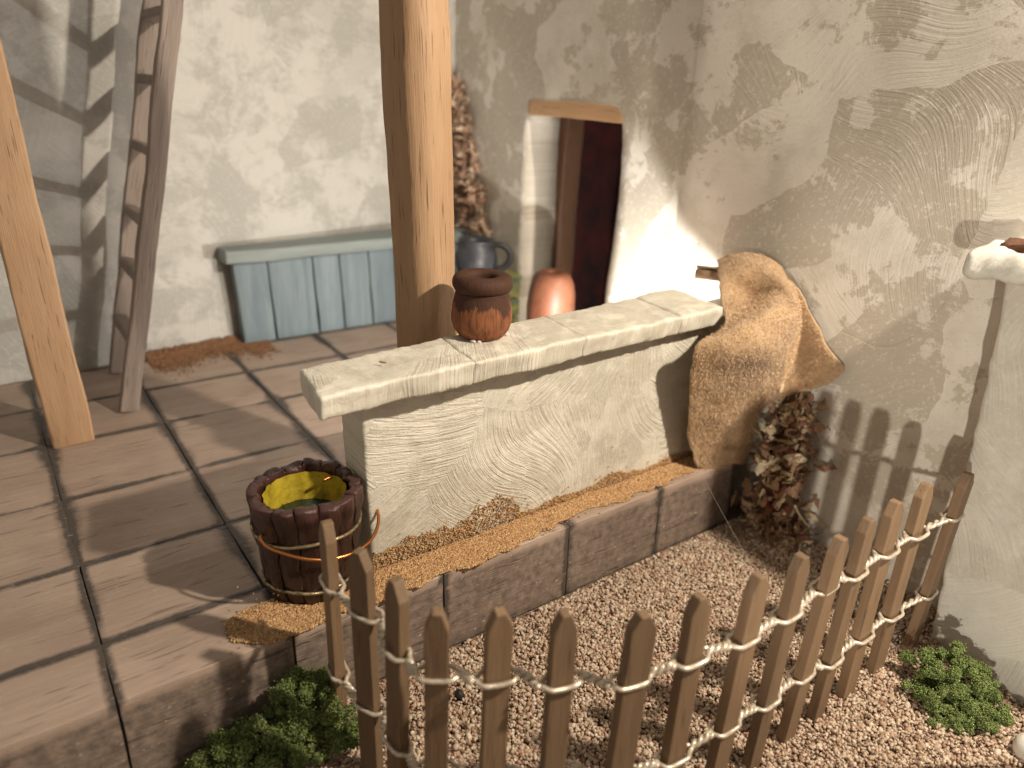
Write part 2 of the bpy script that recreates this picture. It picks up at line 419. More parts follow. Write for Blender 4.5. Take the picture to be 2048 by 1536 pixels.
# ------------------------------------------------------------------ walls
def voxwall(xs, ys, zs, hole, jit, keep=None):
    """solid of lattice cells minus holes; xs, ys, zs arrays. hole(xc,yc,zc)->bool"""
    nx, ny, nz = len(xs) - 1, len(ys) - 1, len(zs) - 1
    sol = {}
    for i in range(nx):
        for j in range(ny):
            for k in range(nz):
                if not hole((xs[i] + xs[i + 1]) / 2, (ys[j] + ys[j + 1]) / 2, (zs[k] + zs[k + 1]) / 2): sol[i, j, k] = 1
    idx = {}; V = []; F = []
    def vid(i, j, k):
        if (i, j, k) not in idx:
            p = Vector((xs[i], ys[j], zs[k]))
            for fr, am in jit: p = wob(p, fr, am)
            idx[i, j, k] = len(V); V.append(p)
        return idx[i, j, k]
    for (i, j, k) in sol:
        if (i - 1, j, k) not in sol: F.append([vid(i, j, k), vid(i, j, k + 1), vid(i, j + 1, k + 1), vid(i, j + 1, k)])
        if (i + 1, j, k) not in sol: F.append([vid(i + 1, j, k), vid(i + 1, j + 1, k), vid(i + 1, j + 1, k + 1), vid(i + 1, j, k + 1)])
        if (i, j - 1, k) not in sol: F.append([vid(i, j, k), vid(i + 1, j, k), vid(i + 1, j, k + 1), vid(i, j, k + 1)])
        if (i, j + 1, k) not in sol: F.append([vid(i, j + 1, k), vid(i, j + 1, k + 1), vid(i + 1, j + 1, k + 1), vid(i + 1, j + 1, k)])
        if (i, j, k - 1) not in sol: F.append([vid(i, j, k), vid(i, j + 1, k), vid(i + 1, j + 1, k), vid(i + 1, j, k)])
        if (i, j, k + 1) not in sol: F.append([vid(i, j, k + 1), vid(i + 1, j, k + 1), vid(i + 1, j + 1, k + 1), vid(i, j + 1, k + 1)])
    return V, F
def steps(*marks, seg=0.15):
    out = [marks[0]]
    for a, b in zip(marks, marks[1:]):
        n = max(1, round((b - a) / seg)); out += [a + (b - a) * t / n for t in range(1, n + 1)]
    return out
# back wall, running slightly askew from (-2.6,9.65) to (6.62,10.75)
V, F = hexa([(-2.6, 9.63, -.05), (6.59, 10.74, -.05), (-2.6, 10.3, -.05), (6.59, 11.3, -.05), (-2.6, 9.63, 6.5), (6.59, 10.74, 6.5), (-2.6, 10.3, 6.5), (6.59, 11.3, 6.5)], 0.02, 0.2, ((0.7, 0.05), (3, 0.012)))
tag(mesh_obj('back_wall', V, F, P_BACK), 'tall mottled grey plaster wall behind the ladder and blue chest', 'wall')
# side wall with doorway
sw = thing('side_wall', 'tall mottled plaster side wall on the right with the dark doorway', 'wall', (6.6, 7.7, 0))
sw.location = (0, 0, 0)
DY0, DY1, DZ = 6.78, 8.68, 3.22
V, F = voxwall([6.6, 6.9, 7.17], steps(5.68, DY0, DY1, 11.0), steps(-0.05, DZ, 6.5), lambda x, y, z: DY0 < y < DY1 and z < DZ, ((0.8, 0.035), (6, 0.012)))
mesh_obj('plaster', V, F, P_SIDE, sw)
V, F = hexa(corners(6.53, 7.4, 1.75, 5.72, -0.8, 6.5), 0.035, 0.16, ((0.8, 0.035), (6, 0.012)))
mesh_obj('pier', V, F, P_SIDE, sw)
V, F = hexa(corners(6.565, 6.75, DY0 + 0.0, DY1 + 0.02, 3.20, 3.40), 0.02, 0.08, ((1.2, 0.02), (5, 0.008)))
mesh_obj('lintel', V, F, W_LINTEL, sw)
V, F = hexa(corners(7.18, 7.52, 8.56, 8.9, -0.03, 3.6), 0.03, 0.15, ((2, 0.02),))
mesh_obj('door_post', V, F, W_JAMB, sw)
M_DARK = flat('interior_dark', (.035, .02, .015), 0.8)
M_RED = flat('interior_red', (.036, .0025, .0015), 0.9, 0.95, 2.2)
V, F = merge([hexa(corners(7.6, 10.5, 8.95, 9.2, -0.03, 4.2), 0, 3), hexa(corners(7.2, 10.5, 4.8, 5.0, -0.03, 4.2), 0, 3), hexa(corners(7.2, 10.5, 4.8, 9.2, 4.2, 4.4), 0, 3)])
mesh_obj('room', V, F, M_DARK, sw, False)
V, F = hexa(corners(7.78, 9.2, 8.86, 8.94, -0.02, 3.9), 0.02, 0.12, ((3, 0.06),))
mesh_obj('red_panel', V, F, M_RED, sw)  # dark mottled red panel before the room's side wall
lamp('added_red_light', (8.9, 7.6, 3.3), 1.6, (1.0, 0.35, 0.15), 0.2)  # unseen red light added to give the dark interior a glow

# ================================================================== LOW WALL
lw = thing('low_wall', 'low cream plastered wall with stone coping across the platform edge', 'wall', (0, 0, 0))
V, F = hexa([(1.99, 4.35, -.01), (6.5, 4.33, -.01), (2.0, 4.80, -.01), (6.5, 4.82, -.01), (1.93, 4.34, 1.535), (6.5, 4.36, 1.535), (1.95, 4.78, 1.535), (6.5, 4.84, 1.535)], 0.03, 0.045, ((1.5, 0.014), (7, 0.008), (22, 0.005)))
mesh_obj('wall_body', V, F, P_LOW, lw)
CX = [1.53, 2.735, 3.825, 5.02, 5.64]
def cope_y(x): t = (x - 1.5) / 4.9; return 4.06 + 0.13 * t, 4.60 + 0.36 * t
for a, b in zip(CX, CX[1:]):
    a_ = a - (.007 if a > 2 else 0); b_ = b + (.007 if b < 5.5 else 0)
    fa, ba = cope_y(a_); fb, bb = cope_y(b_); zt = 1.715 + (.004 if a > 2.5 and a < 3.5 or a > 5 else -.002)
    c8 = [(a_, fa + .03, 1.525), (b_, fb + .03, 1.525), (a_ + .07, ba, 1.525), (b_ + .06, bb, 1.525), (a_, fa, zt), (b_, fb, zt), (a_ + .07, ba, zt), (b_ + .06, bb, zt)]
    V, F = hexa(c8, 0.030, 0.032, ((1.6, 0.010), (5, 0.012), (17, 0.009)), 3.0)
    mesh_obj('coping_stone', V, F, P_COPE, lw)

# unseen baffle added to shape the light wedge from the little floor lamp
def shade():
    Lp = Vector(LED); rim = [(4.9, 4.6, .9), (5.9, 4.7, 1.3), (6.6, 5.06, 1.89), (6.6, 5.55, 2.19), (6.6, 5.92, 2.53), (6.6, 6.46, 3.1), (6.6, 7.35, 3.25), (6.6, 8.7, 3.5), (5.2, 10.5, 5.4), (1.5, 10.0, 5.9), (1.5, 7.4, 4.0), (1.5, 6.6, 1.8), (1.5, 6.35, .3)]
    dv = [(Vector(v) - Lp).normalized() for v in rim]
    ap = Lp + Vector((.02, -.05, .46)); V = [ap] + [Lp + d * .32 for d in dv]
    V2 = [p + Vector((0, 0, .012)) for p in V]; n = len(V)
    F = [[0, i, i + 1] for i in range(1, n - 1)] + [[0, n - 1, 1]]; F += [[n + a for a in f[::-1]] for f in F]
    o = mesh_obj('light_baffle', V + V2, F, flat('baffle_black', (.03, .03, .03), .5), smooth=False)
    tag(o, 'added black baffle shaping the floor light, unseen behind the low wall', 'lamp')
shade()

# ================================================================== GATE PILLAR (right)
gp = thing('gate_pillar', 'cropped off-white plastered pillar at the right edge beside the fence', 'pillar', (0, 0, 0))
V, F = hexa([(5.86, 0.3, -.8), (7.0, 0.3, -.8), (6.07, 1.8, -.8), (7.0, 1.8, -.8), (5.80, 0.5, 2.46), (7.0, 0.5, 2.46), (6.0, 2.06, 2.46), (7.0, 2.06, 2.46)], 0.05, 0.07, ((1.2, 0.02), (6, 0.02), (20, 0.006)))
mesh_obj('shaft', V, F, P_PILLAR, gp)
V, F = hexa(corners(5.74, 7.1, 0.4, 2.27, 2.45, 2.66), 0.07, 0.05, ((3, 0.03), (9, 0.03)))
mesh_obj('cap', V, F, P_PILLAR, gp)
V, F = hexa(corners(5.9, 7.0, 0.5, 2.12, 2.655, 2.70), 0.02, 0.05, ((5, 0.05), (18, 0.03)))
mesh_obj('soil', V, F, flat('red_soil', (.13, .055, .03), 0.9, 0.5, 30, 0.8), gp)

# ================================================================== POSTS
def post(name, label, base, top, w2, r, side=0.0):
    b, t = Vector(base), Vector(top); L = (t - b).length
    o = thing(name, label, 'post', base)
    V, F = hexa(corners(-w2[0], w2[0], -w2[1], w2[1], 0, L), r, (0.08, 0.08, 0.12), ((1.6, 0.018), (5, 0.006)), base[0])
    m = mesh_obj('timber', V, F, W_POST, o)
    o.rotation_euler = (t - b).to_track_quat('Z', 'Y').to_euler()
    return o
p1 = post('timber_post', 'thick pale timber post rising behind the brown jar', (2.98, 5.12, 0), (2.785, 5.27, 6.3), (0.185, 0.19), 0.03)
p2 = post('timber_post', 'pale timber post at the far left, standing on the tiles before the ladder', (0.355, 7.99, 0), (0.16, 8.0, 6.3), (0.192, 0.17), 0.025)
def flatten_rot(o, b, t):
    b, t = Vector(b), Vector(t); z = (t - b).normalized(); x = Vector((1, 0, 0)); y = z.cross(x).normalized(); x = y.cross(z)
    M = Matrix((x, y, z)).transposed(); o.rotation_euler = M.to_euler()
flatten_rot(p1, (2.98, 5.12, 0), (2.785, 5.27, 6.3)); flatten_rot(p2, (0.355, 7.99, 0), (0.16, 8.0, 6.3))
p1.rotation_euler = (p1.rotation_euler.to_matrix() @ Matrix.Rotation(R(17), 3, 'Z')).to_euler()
# chamfered corner of the middle post (a shaved strip of paler wood along its near edge)
for v in p1.children[0].data.vertices:
    if v.co.x < -0.08 and v.co.y < -0.08:
        s = (-v.co.x - 0.08) + (-v.co.y - 0.08); k_ = 0.115
        if s > k_: d = (s - k_) / 2; v.co.x += d; v.co.y += d

# ================================================================== LADDER
ld = thing('ladder', 'weathered grey wooden ladder leaning upright near the back wall', 'ladder', (0, 0, 0))
def lad_pt(y, z): return Vector((0.965 + 0.232 * z + (y - 8.4) * 0.06, y, z))
for y in (8.42, 9.72):
    a, b = lad_pt(y, 0.0), lad_pt(y, 6.2); L = (b - a).length
    V, F = hexa(corners(-0.095, 0.095, -0.06, 0.06, 0, L), 0.02, (0.06, 0.06, 0.12), ((1.3, 0.02), (6, 0.008)), y)
    o = mesh_obj('rail', V, F, W_LADDER, ld); o.location = a; flatten_rot(o, a, b)
for z in (0.72, 1.42, 2.02, 2.75, 3.45, 4.1, 4.75):
    c = lad_pt(9.07, z)
    V, F = hexa(corners(-0.08, 0.08, -0.60, 0.60, -0.05, 0.05), 0.02, (0.06, 0.2, 0.06), ((3, 0.01),), z)
    o = mesh_obj('rung', V, F, W_LADDER, ld); o.location = c; o.rotation_euler = (0, R(14), 0)

# ================================================================== BLUE CHEST
def blue_mat(name, axis, a, b, c_):
    return wood(name, axis, a, b, c_, 26, 0.25, 0.3, 0.6, 9, 0.16)[1]
B_PLANK = blue_mat('blue_plank', 'z', rgb(.20, .25, .275), rgb(.135, .18, .21), rgb(.06, .09, .115))
B_LID = blue_mat('blue_lid', 'x', rgb(.29, .325, .315), rgb(.20, .24, .24), rgb(.08, .115, .13))
ch = thing('blue_chest', 'long blue painted plank chest against the back wall', 'chest', (0, 0, 0))
xs = [2.74, 3.19, 3.84, 4.25, 4.72, 5.15, 5.55, 5.98, 6.3]
V, F = hexa(corners(2.78, 6.28, 10.06, 10.15, 0.0, 1.15), 0.01, 0.5); mesh_obj('carcass', V, F, flat('chest_dark', (.04, .06, .07), .7), ch)
for a, b in zip(xs, xs[1:]):
    V, F = hexa([(a + .012, 9.99, 0.005), (b - .012, 9.99, 0.005), (a + .012, 10.06, 0.005), (b - .012, 10.06, 0.005), (a + .012 - .06, 9.99, 1.17), (b - .012 - .05, 9.99, 1.17), (a + .012 - .06, 10.06, 1.17), (b - .012 - .05, 10.06, 1.17)], 0.015, (0.1, .04, 0.12), ((3, 0.01),), a)
    mesh_obj('plank', V, F, B_PLANK, ch)
V, F = hexa([(2.735, 9.995, 0.005), (2.775, 9.995, 0.005), (2.735, 10.17, 0.005), (2.775, 10.19, 0.005), (2.675, 9.995, 1.17), (2.715, 9.995, 1.17), (2.675, 10.17, 1.17), (2.715, 10.19, 1.17)], 0.01, 0.1)
mesh_obj('end_panel', V, F, B_PLANK, ch)
V, F = hexa([(2.56, 9.90, 1.18), (6.42, 9.90, 1.18), (2.56, 10.24, 1.18), (6.42, 10.66, 1.18), (2.56, 9.90, 1.36), (6.42, 9.90, 1.36), (2.56, 10.24, 1.36), (6.42, 10.66, 1.36)], 0.02, (0.15, 0.1, 0.06), ((2, 0.012),))
mesh_obj('lid', V, F, B_LID, ch)

# ================================================================== PAINTED CRATE AND JUG
def crate_mat():
    k = NT('crate_paint'); co = k.coord(); n = k.noise(k.mapping(co, (1, 1, 3)), 3.2, 4, .6)
    return k.out(k.ramp(n, ((.35, (.10, .14, .10)), (.5, (.17, .19, .08)), (.62, (.32, .29, .08)), (.75, (.14, .19, .17)))), .6)
M_CRATE = crate_mat()
cr = thing('painted_crate', 'olive and yellow painted crate beneath the dark jug', 'crate', (0, 0, 0))
for z0, z1 in ((0.0, .27), (.29, .56), (.58, .86)):
    V, F = hexa(corners(5.35, 6.48, 8.55, 8.62, z0 + .005, z1), 0.015, .12, ((4, .008),)); mesh_obj('slat', V, F, M_CRATE, cr)
V, F = hexa(corners(5.38, 6.46, 8.625, 9.15, 0.005, .87), 0.02, .15); mesh_obj('body', V, F, M_CRATE, cr)
V, F = hexa(corners(5.33, 6.5, 8.53, 9.17, .875, .93), 0.015, .12); mesh_obj('top', V, F, M_CRATE, cr)
M_JUG = flat('jug_glaze', (.040, .040, .046), 0.45, 0.5, 4, 0.1)
jg = thing('jug', 'dark grey-blue glazed jug with a loop handle by the far corner', 'jug', (5.84, 8.82, 0.932))
V, F = lathe([(.02, 0), (.22, 0), (.27, .05), (.31, .18), (.315, .30), (.28, .41), (.24, .46), (.25, .50), (.27, .53), (.26, .545), (.22, .53), (.20, .46), (.22, .3), (.2, .1), (.02, .06)])
mesh_obj('body', V, F, M_JUG, jg)
V, F = lathe([(.01, .44), (.205, .44), (.205, .45), (.01, .45)], 32); mesh_obj('mouth_disc', V, F, flat('jug_inside', (.03, .012, .01), .6), jg)  # dark brown disc closing the jug just below its rim
hd = spline([(.20, -.11, .45), (.30, -.18, .47), (.40, -.25, .39), (.42, -.27, .26), (.36, -.22, .14), (.26, -.15, .10)], 6)
V, F = tube(hd, 0.048, 10); mesh_obj('handle', V, F, M_JUG, jg)

# ================================================================== TERRACOTTA VASE BY THE DOOR
def terra_mat():
    k = NT('terracotta'); co = k.coord(); n = k.noise(k.mapping(co, (1, 1, 1)), 3.5, 5, .6)
    z = k.n('SeparateXYZ', None, Vector=co).outputs[2]
    c = k.ramp(n, ((.3, (.15, .052, .024)), (.5, (.185, .068, .034)), (.7, (.115, .038, .02))))
    c = k.mix(k.ramp(k.math('ADD', z, k.math('MULTIPLY', n, .3)), ((.45, (1, 1, 1)), (.7, (0, 0, 0)))), c, rgb(.25, .085, .025))
    return k.out(c, 0.5, k.bump(k.noise(co, 30, 4, .6), .15, .02))
vs = thing('terracotta_vase', 'rounded orange terracotta vase standing before the doorway', 'vase', (6.0, 7.22, 0))
V, F = lathe([(.02, 0), (.17, 0), (.20, .03), (.26, .2), (.305, .42), (.32, .62), (.325, .86), (.315, 1.02), (.285, 1.18), (.235, 1.29), (.18, 1.335), (.14, 1.345), (.10, 1.335), (.085, 1.31), (.09, 1.2), (.16, .8), (.1, .2), (.02, .1)], 48, .008, 3)
mesh_obj('body', V, F, terra_mat(), vs)
V, F = lathe([(.01, 1.22), (.10, 1.22), (.10, 1.225), (.01, 1.225)], 24); mesh_obj('inside', V, F, flat('vase_inside', (.02, .008, .006), .8), vs)

# ================================================================== BROWN JAR ON THE COPING
def jar_mat():
    k = NT('jar_stain'); co = k.coord(); s = k.n('SeparateXYZ', None, Vector=co); z = s.outputs[2]
    fib = k.noise(k.mapping(co, (42, 42, 4)), 1.0, 4, .7)
    big = k.noise(co, 5, 3, .5)
    c = k.mix(k.ramp(fib, ((.42, (0, 0, 0)), (.66, (1, 1, 1)))), rgb(.27, .10, .042), rgb(.12, .042, .02))
    h = k.math('ADD', z, k.math('ADD', k.math('MULTIPLY', k.math('SUBTRACT', fib, .5), .14), k.math('MULTIPLY', k.math('SUBTRACT', big, .5), .30)))
    dk = k.mix(k.noise(co, 20, 4, .6), rgb(.085, .036, .02), rgb(.05, .02, .012))
    c = k.mix(k.ramp(h, ((.215, (0, 0, 0)), (.245, (1, 1, 1)))), c, dk)
    return k.out(c, .72, k.bump(fib, .55, .016), Specular_IOR_Level=.3)
M_JAR = jar_mat()
jr = thing('brown_jar', 'small dark brown wooden jar with thick rim standing on the coping', 'jar', (3.095, 4.575, 1.722)); jr.scale = (1, 1, 1.1)
V, F = lathe([(.02, 0), (.15, 0), (.185, .012), (.222, .06), (.242, .12), (.243, .16), (.232, .23), (.217, .295), (.208, .328), (.21, .342)], 64, .006, 5)
mesh_obj('body', V, F, M_JAR, jr)
V, F = lathe([(.12, .34), (.195, .335), (.222, .350), (.237, .378), (.238, .405), (.230, .432), (.208, .450), (.175, .458), (.135, .455), (.112, .445), (.104, .42), (.104, .37), (.104, .345)], 64, .008, 5)
mesh_obj('rim', V, F, M_JAR, jr)
V, F = lathe([(.005, .375), (.106, .375), (.106, .38), (.005, .38)], 32); mesh_obj('inside', V, F, flat('jar_inside', (.05, .02, .012), .8), jr)
M_GLUE = flat('glue', (.62, .52, .47), .25, .1, 10, .05)
for a, rr, s in ((3.8, .185, .028), (4.05, .19, .02), (5.75, .205, .03), (5.95, .215, .022)):
    v, f = lathe([(.001, 0), (s, .002), (s * .8, s * .5), (s * .35, s * .8), (.001, s * .85)], 12)
    mesh_obj('glue_bead', [Vector((p.x + rr * math.cos(a), p.y + rr * math.sin(a), p.z)) for p in v], f, M_GLUE, jr)

# ================================================================== BUCKET
def stave_mat():
    k = NT('stave_varnish'); co = k.coord()
    n = k.noise(k.mapping(co, (14, 14, 3)), 1.0, 5, .65)
    c = k.ramp(n, ((.3, (.010, .004, .003)), (.55, (.034, .014, .010)), (.75, (.065, .028, .021))))
    z = k.n('SeparateXYZ', None, Vector=co).outputs[2]
    c = k.mix(k.ramp(k.math('ADD', z, k.math('MULTIPLY', k.noise(co, 8, 3), .2)), ((.84, (0, 0, 0)), (.93, (1, 1, 1)))), c, rgb(.075, .032, .027))
    return k.out(c, .33, k.bump(n, .7, .03))
M_STAVE = stave_mat()
def brass_mat():
    k = NT('hoop_brass'); co = k.coord(); n = k.noise(co, 14, 5, .7)
    f = k.ramp(n, ((.42, (0, 0, 0)), (.6, (1, 1, 1))))
    return k.out(k.mix(f, rgb(.05, .025, .015), rgb(.52, .42, .24)), .3, k.bump(n, .6, .02), Metallic=f)
M_BRASS = brass_mat()
bk = thing('bucket', 'small dark brown wooden bucket with yellow inside and copper handle', 'bucket', (1.545, 4.50, 0.012))
NS = 15; HT = 0.83
def brad(z): return 0.305 + (0.392 - 0.305) * (z / HT) ** 0.8
for s in range(NS):
    a0, a1 = 2 * PI * s / NS + .002, 2 * PI * (s + 1) / NS - .002
    top = HT + random.uniform(-.012, .016); bul = random.uniform(-.005, .008)
    V, F = rbox((.5, .5, .5), .05, (.14, .4, .07)); out = []
    for p in V:
        u, t, z = p.x + .5, p.y + .5, (p.z + .5) * top
        a = a0 + (a1 - a0) * u; ro = brad(z) + bul + .012 * math.sin(PI * u)
        r = ro * t + (ro - .08) * (1 - t)
        q = Vector((r * math.cos(a), r * math.sin(a), z)); q = wob(q, 8, .022, 3); q = wob(q, 17, .014, 5); q = wob(q, 40, .005, s); out.append(q)
    mesh_obj('stave', out, [f[::-1] for f in F], M_STAVE, bk)
V, F = [], []
n = 90; zz = [.08, .3, .5, .62, .72, .78]
for z in zz:
    for i in range(n):
        a = 2 * PI * i / n; r = brad(z) - .098 + .008 * abs(math.sin(NS * a / 2)) + .006 * noise.noise(Vector((a * 5, z * 6, 0)))
        V.append((r * math.cos(a), r * math.sin(a), z + (.012 * noise.noise(Vector((math.cos(a) * 5, math.sin(a) * 5, 1))) if z > .75 else 0)))
for k_ in range(len(zz) - 1):
    for i in range(n): F.append([k_ * n + i, (k_ + 1) * n + i, (k_ + 1) * n + (i + 1) % n, k_ * n + (i + 1) % n])
def yellow_mat():
    k = NT('yellow_lining'); co = k.coord()
    n = k.noise(co, 9, 6, .7); c = k.ramp(n, ((.3, (.22, .155, .012)), (.55, (.48, .36, .03)), (.75, (.58, .46, .05))))
    sp = k.ramp(k.noise(co, 26, 3, .6), ((.67, (0, 0, 0)), (.72, (1, 1, 1)))); c = k.mix(sp, c, rgb(.09, .06, .01))
    return k.out(c, .4, k.bump(n, .4, .03))
mesh_obj('lining', V, F, yellow_mat(), bk)
V, F = lathe([(.005, .55), (.30, .55), (.30, .555), (.005, .555)], 48)
k = NT('bucket_water'); nn = k.noise(k.coord(), 9, 3); k.out(rgb(.010, .050, .050), .15, k.bump(nn, .3, .03)); mesh_obj('water', V, F, k.m, bk)
for z, rr in ((.565, .011), (.135, .011)):
    pts = [((brad(z) + .018 + .004 * noise.noise(Vector((i * .7, z, 0)))) * math.cos(2 * PI * i / 60), (brad(z) + .018) * math.sin(2 * PI * i / 60), z + .012 * math.sin(i * .35 + z * 9)) for i in range(60)]
    V, F = tube(pts, .013, 6, True); mesh_obj('hoop', V, F, M_BRASS, bk)
k = NT('copper_wire'); M_COPPER = k.out(rgb(.62, .25, .08), .25, None, Metallic=1.0)
hp = [(202, .36, .63), (203, .425, .625), (212, .437, .585), (228, .438, .555), (248, .445, .51), (268, .452, .475), (290, .47, .455), (312, .50, .46), (335, .52, .51), (355, .50, .60), (12, .455, .70), (20, .40, .745), (26, .30, .765), (34, .22, .755)]
V, F = tube(spline([(r * math.cos(R(a)), r * math.sin(R(a)), z) for a, r, z in hp], 6), .0125, 8); mesh_obj('handle', V, F, M_COPPER, bk)

# ================================================================== CLOTH
CL = [
 [(6.300,4.855,1.961),(6.380,4.677,2.065),(6.420,4.437,2.090),(6.450,4.207,2.033),(6.500,4.073,1.930),(6.500,3.949,1.857)],
 [(6.060,4.625,1.824),(6.180,4.455,1.923),(6.280,4.190,1.973),(6.300,3.878,1.843),(6.500,3.919,1.622),(6.500,3.665,1.538)],
 [(5.801,4.360,1.713),(6.183,4.320,1.705),(6.226,4.050,1.830),(6.121,3.700,1.735),(6.500,3.855,1.441),(6.500,3.550,1.418)],
 [(5.557,4.100,1.646),(6.007,4.160,1.667),(5.966,3.840,1.817),(6.033,3.620,1.642),(6.500,3.838,1.318),(6.490,3.492,1.355)],
 [(5.327,3.980,1.568),(5.529,3.820,1.700),(5.779,3.700,1.783),(5.958,3.580,1.548),(6.480,3.845,1.201),(6.480,3.426,1.306)],
 [(5.065,3.990,1.492),(5.244,3.820,1.506),(5.523,3.640,1.515),(5.913,3.580,1.348),(6.420,3.833,1.020),(6.460,3.313,1.213)],
 [(5.086,4.020,1.234),(5.334,3.860,1.222),(5.619,3.720,1.185),(5.924,3.660,1.073),(6.340,3.859,0.850),(6.420,3.447,1.006)],
 [(5.190,4.070,0.878),(5.473,3.950,0.830),(5.695,3.840,0.812),(5.908,3.800,0.758),(6.029,3.840,0.747),(6.298,3.720,0.833)],
 [(5.333,4.140,0.425),(5.575,4.030,0.388),(5.765,3.930,0.383),(5.980,3.900,0.363),(6.069,3.930,0.454),(6.056,3.900,0.651)],
 [(5.501,4.100,0.055),(5.693,4.040,-0.037),(5.847,3.980,0.048),(6.050,3.950,0.004),(6.131,3.950,0.107),(6.142,3.950,0.253)],
]
def suede():
    k = NT('suede'); co = k.coord()
    n = k.noise(co, 3.2, 5, .6); f = k.noise(co, 55, 4, .75); g = k.noise(k.mapping(co, (60, 60, 22)), 1.0, 3, .7)
    c = k.ramp(n, ((.33, (.36, .225, .125)), (.48, (.54, .35, .19)), (.68, (.66, .445, .25))))
    c = k.mix(k.ramp(k.noise(co, 1.9, 3, .5), ((.58, (0, 0, 0)), (.70, (.75,) * 3))), c, rgb(.16, .10, .075))
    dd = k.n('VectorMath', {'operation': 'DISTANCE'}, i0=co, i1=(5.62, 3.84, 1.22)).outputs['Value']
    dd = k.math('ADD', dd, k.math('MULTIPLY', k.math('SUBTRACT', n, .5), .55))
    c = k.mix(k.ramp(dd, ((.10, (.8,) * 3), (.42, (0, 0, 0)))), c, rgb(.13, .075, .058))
    c = k.mix(k.ramp(g, ((.4, (0, 0, 0)), (.7, (.55,) * 3))), c, rgb(.62, .43, .25))
    nr = k.bump(f, .9, .02); nr = k.bump(g, .7, .02, nr)
    return k.out(c, .95, nr, Sheen_Weight=.35, Sheen_Roughness=.5)
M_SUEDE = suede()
CL = [[(min(x, 6.435), y, z) for x, y, z in r] for r in CL]
cols = list(zip(*[spline(r, 8) for r in CL])); G = [spline(c, 8) for c in cols]    # G[u][v]
nu, nv = len(G), len(G[0]); V, F = [], []
for u in range(nu):
    for v in range(nv):
        p = G[u][v]; p = p + Vector((0, -1, .2)) * (.02 * noise.noise(p * 4)) + noise.noise_vector(p * 9) * .012
        V.append(p)
for u in range(nu - 1):
    for v in range(nv - 1): F.append([u * nv + v, u * nv + v + 1, (u + 1) * nv + v + 1, (u + 1) * nv + v])
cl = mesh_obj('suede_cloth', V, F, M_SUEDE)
tag(cl, 'tan fuzzy suede cloth draped over the end of the low wall', 'cloth')
so = cl.modifiers.new('thick', 'SOLIDIFY'); so.thickness = .022; so.offset = 0
# nap: short fibres standing on the suede, a part of the cloth
def nap():
    pts, nor = [], []
    me = cl.data; me.update()
    polys = me.polygons; ar = np.array([p.area for p in polys]); pick = RNG.choice(len(polys), 26000, p=ar / ar.sum())
    Vn = np.array([v.co[:] for v in me.vertices])
    Vv = []; Ff = []
    for t, i in enumerate(pick):
        p = polys[i]; a, b, c_, d = [Vn[j] for j in p.vertices]; s, r_ = RNG.random(2)
        pos = (a * (1 - s) + b * s) * (1 - r_) + (d * (1 - s) + c_ * s) * r_
        nn = np.array(p.normal[:]); sd = 1 if nn @ (np.array([0, 0, 3.6]) - pos) > 0 else -1
        nn = nn * sd; dr = nn * .5 + RNG.normal(0, .6, 3) + np.array([0, 0, -.35]); dr /= np.linalg.norm(dr)
        L = RNG.uniform(.018, .04); w_ = np.cross(dr, RNG.normal(size=3)); w_ = w_ / np.linalg.norm(w_) * .0022
        b0 = pos + nn * .015
        Vv += [b0 - w_, b0 + w_, b0 + dr * L]; Ff.append([3 * t, 3 * t + 1, 3 * t + 2])
    o = big_mesh('nap', np.array(Vv), np.array(Ff), M_NAP, cl); o['kind'] = 'stuff'
M_NAP = island('suede_nap', ((0, (.66, .45, .26)), (.3, (.52, .34, .19)), (.6, (.78, .57, .35)), (.85, (.38, .235, .13))), .9)
nap()
# rolled end of the cloth lying on the coping
V, F = [], []
th = [t * .33 for t in range(26)]
for e in (0, 1):
    for t in th:
        r = .035 + .0085 * t
        c0 = Vector((6.17, 5.02, 1.80)) if e == 0 else Vector((6.35, 4.62, 1.82))
        V.append(c0 + Vector((r * math.cos(t) * .7, r * math.cos(t) * .4, r * math.sin(t) * .85)))
N_ = len(th); F = [[i, i + 1, N_ + i + 1, N_ + i] for i in range(N_ - 1)]
ro = mesh_obj('rolled_end', V, F, flat('suede_back', (.42, .29, .19), .8, .2, 20, .2), cl); s_ = ro.modifiers.new('t', 'SOLIDIFY'); s_.thickness = .014

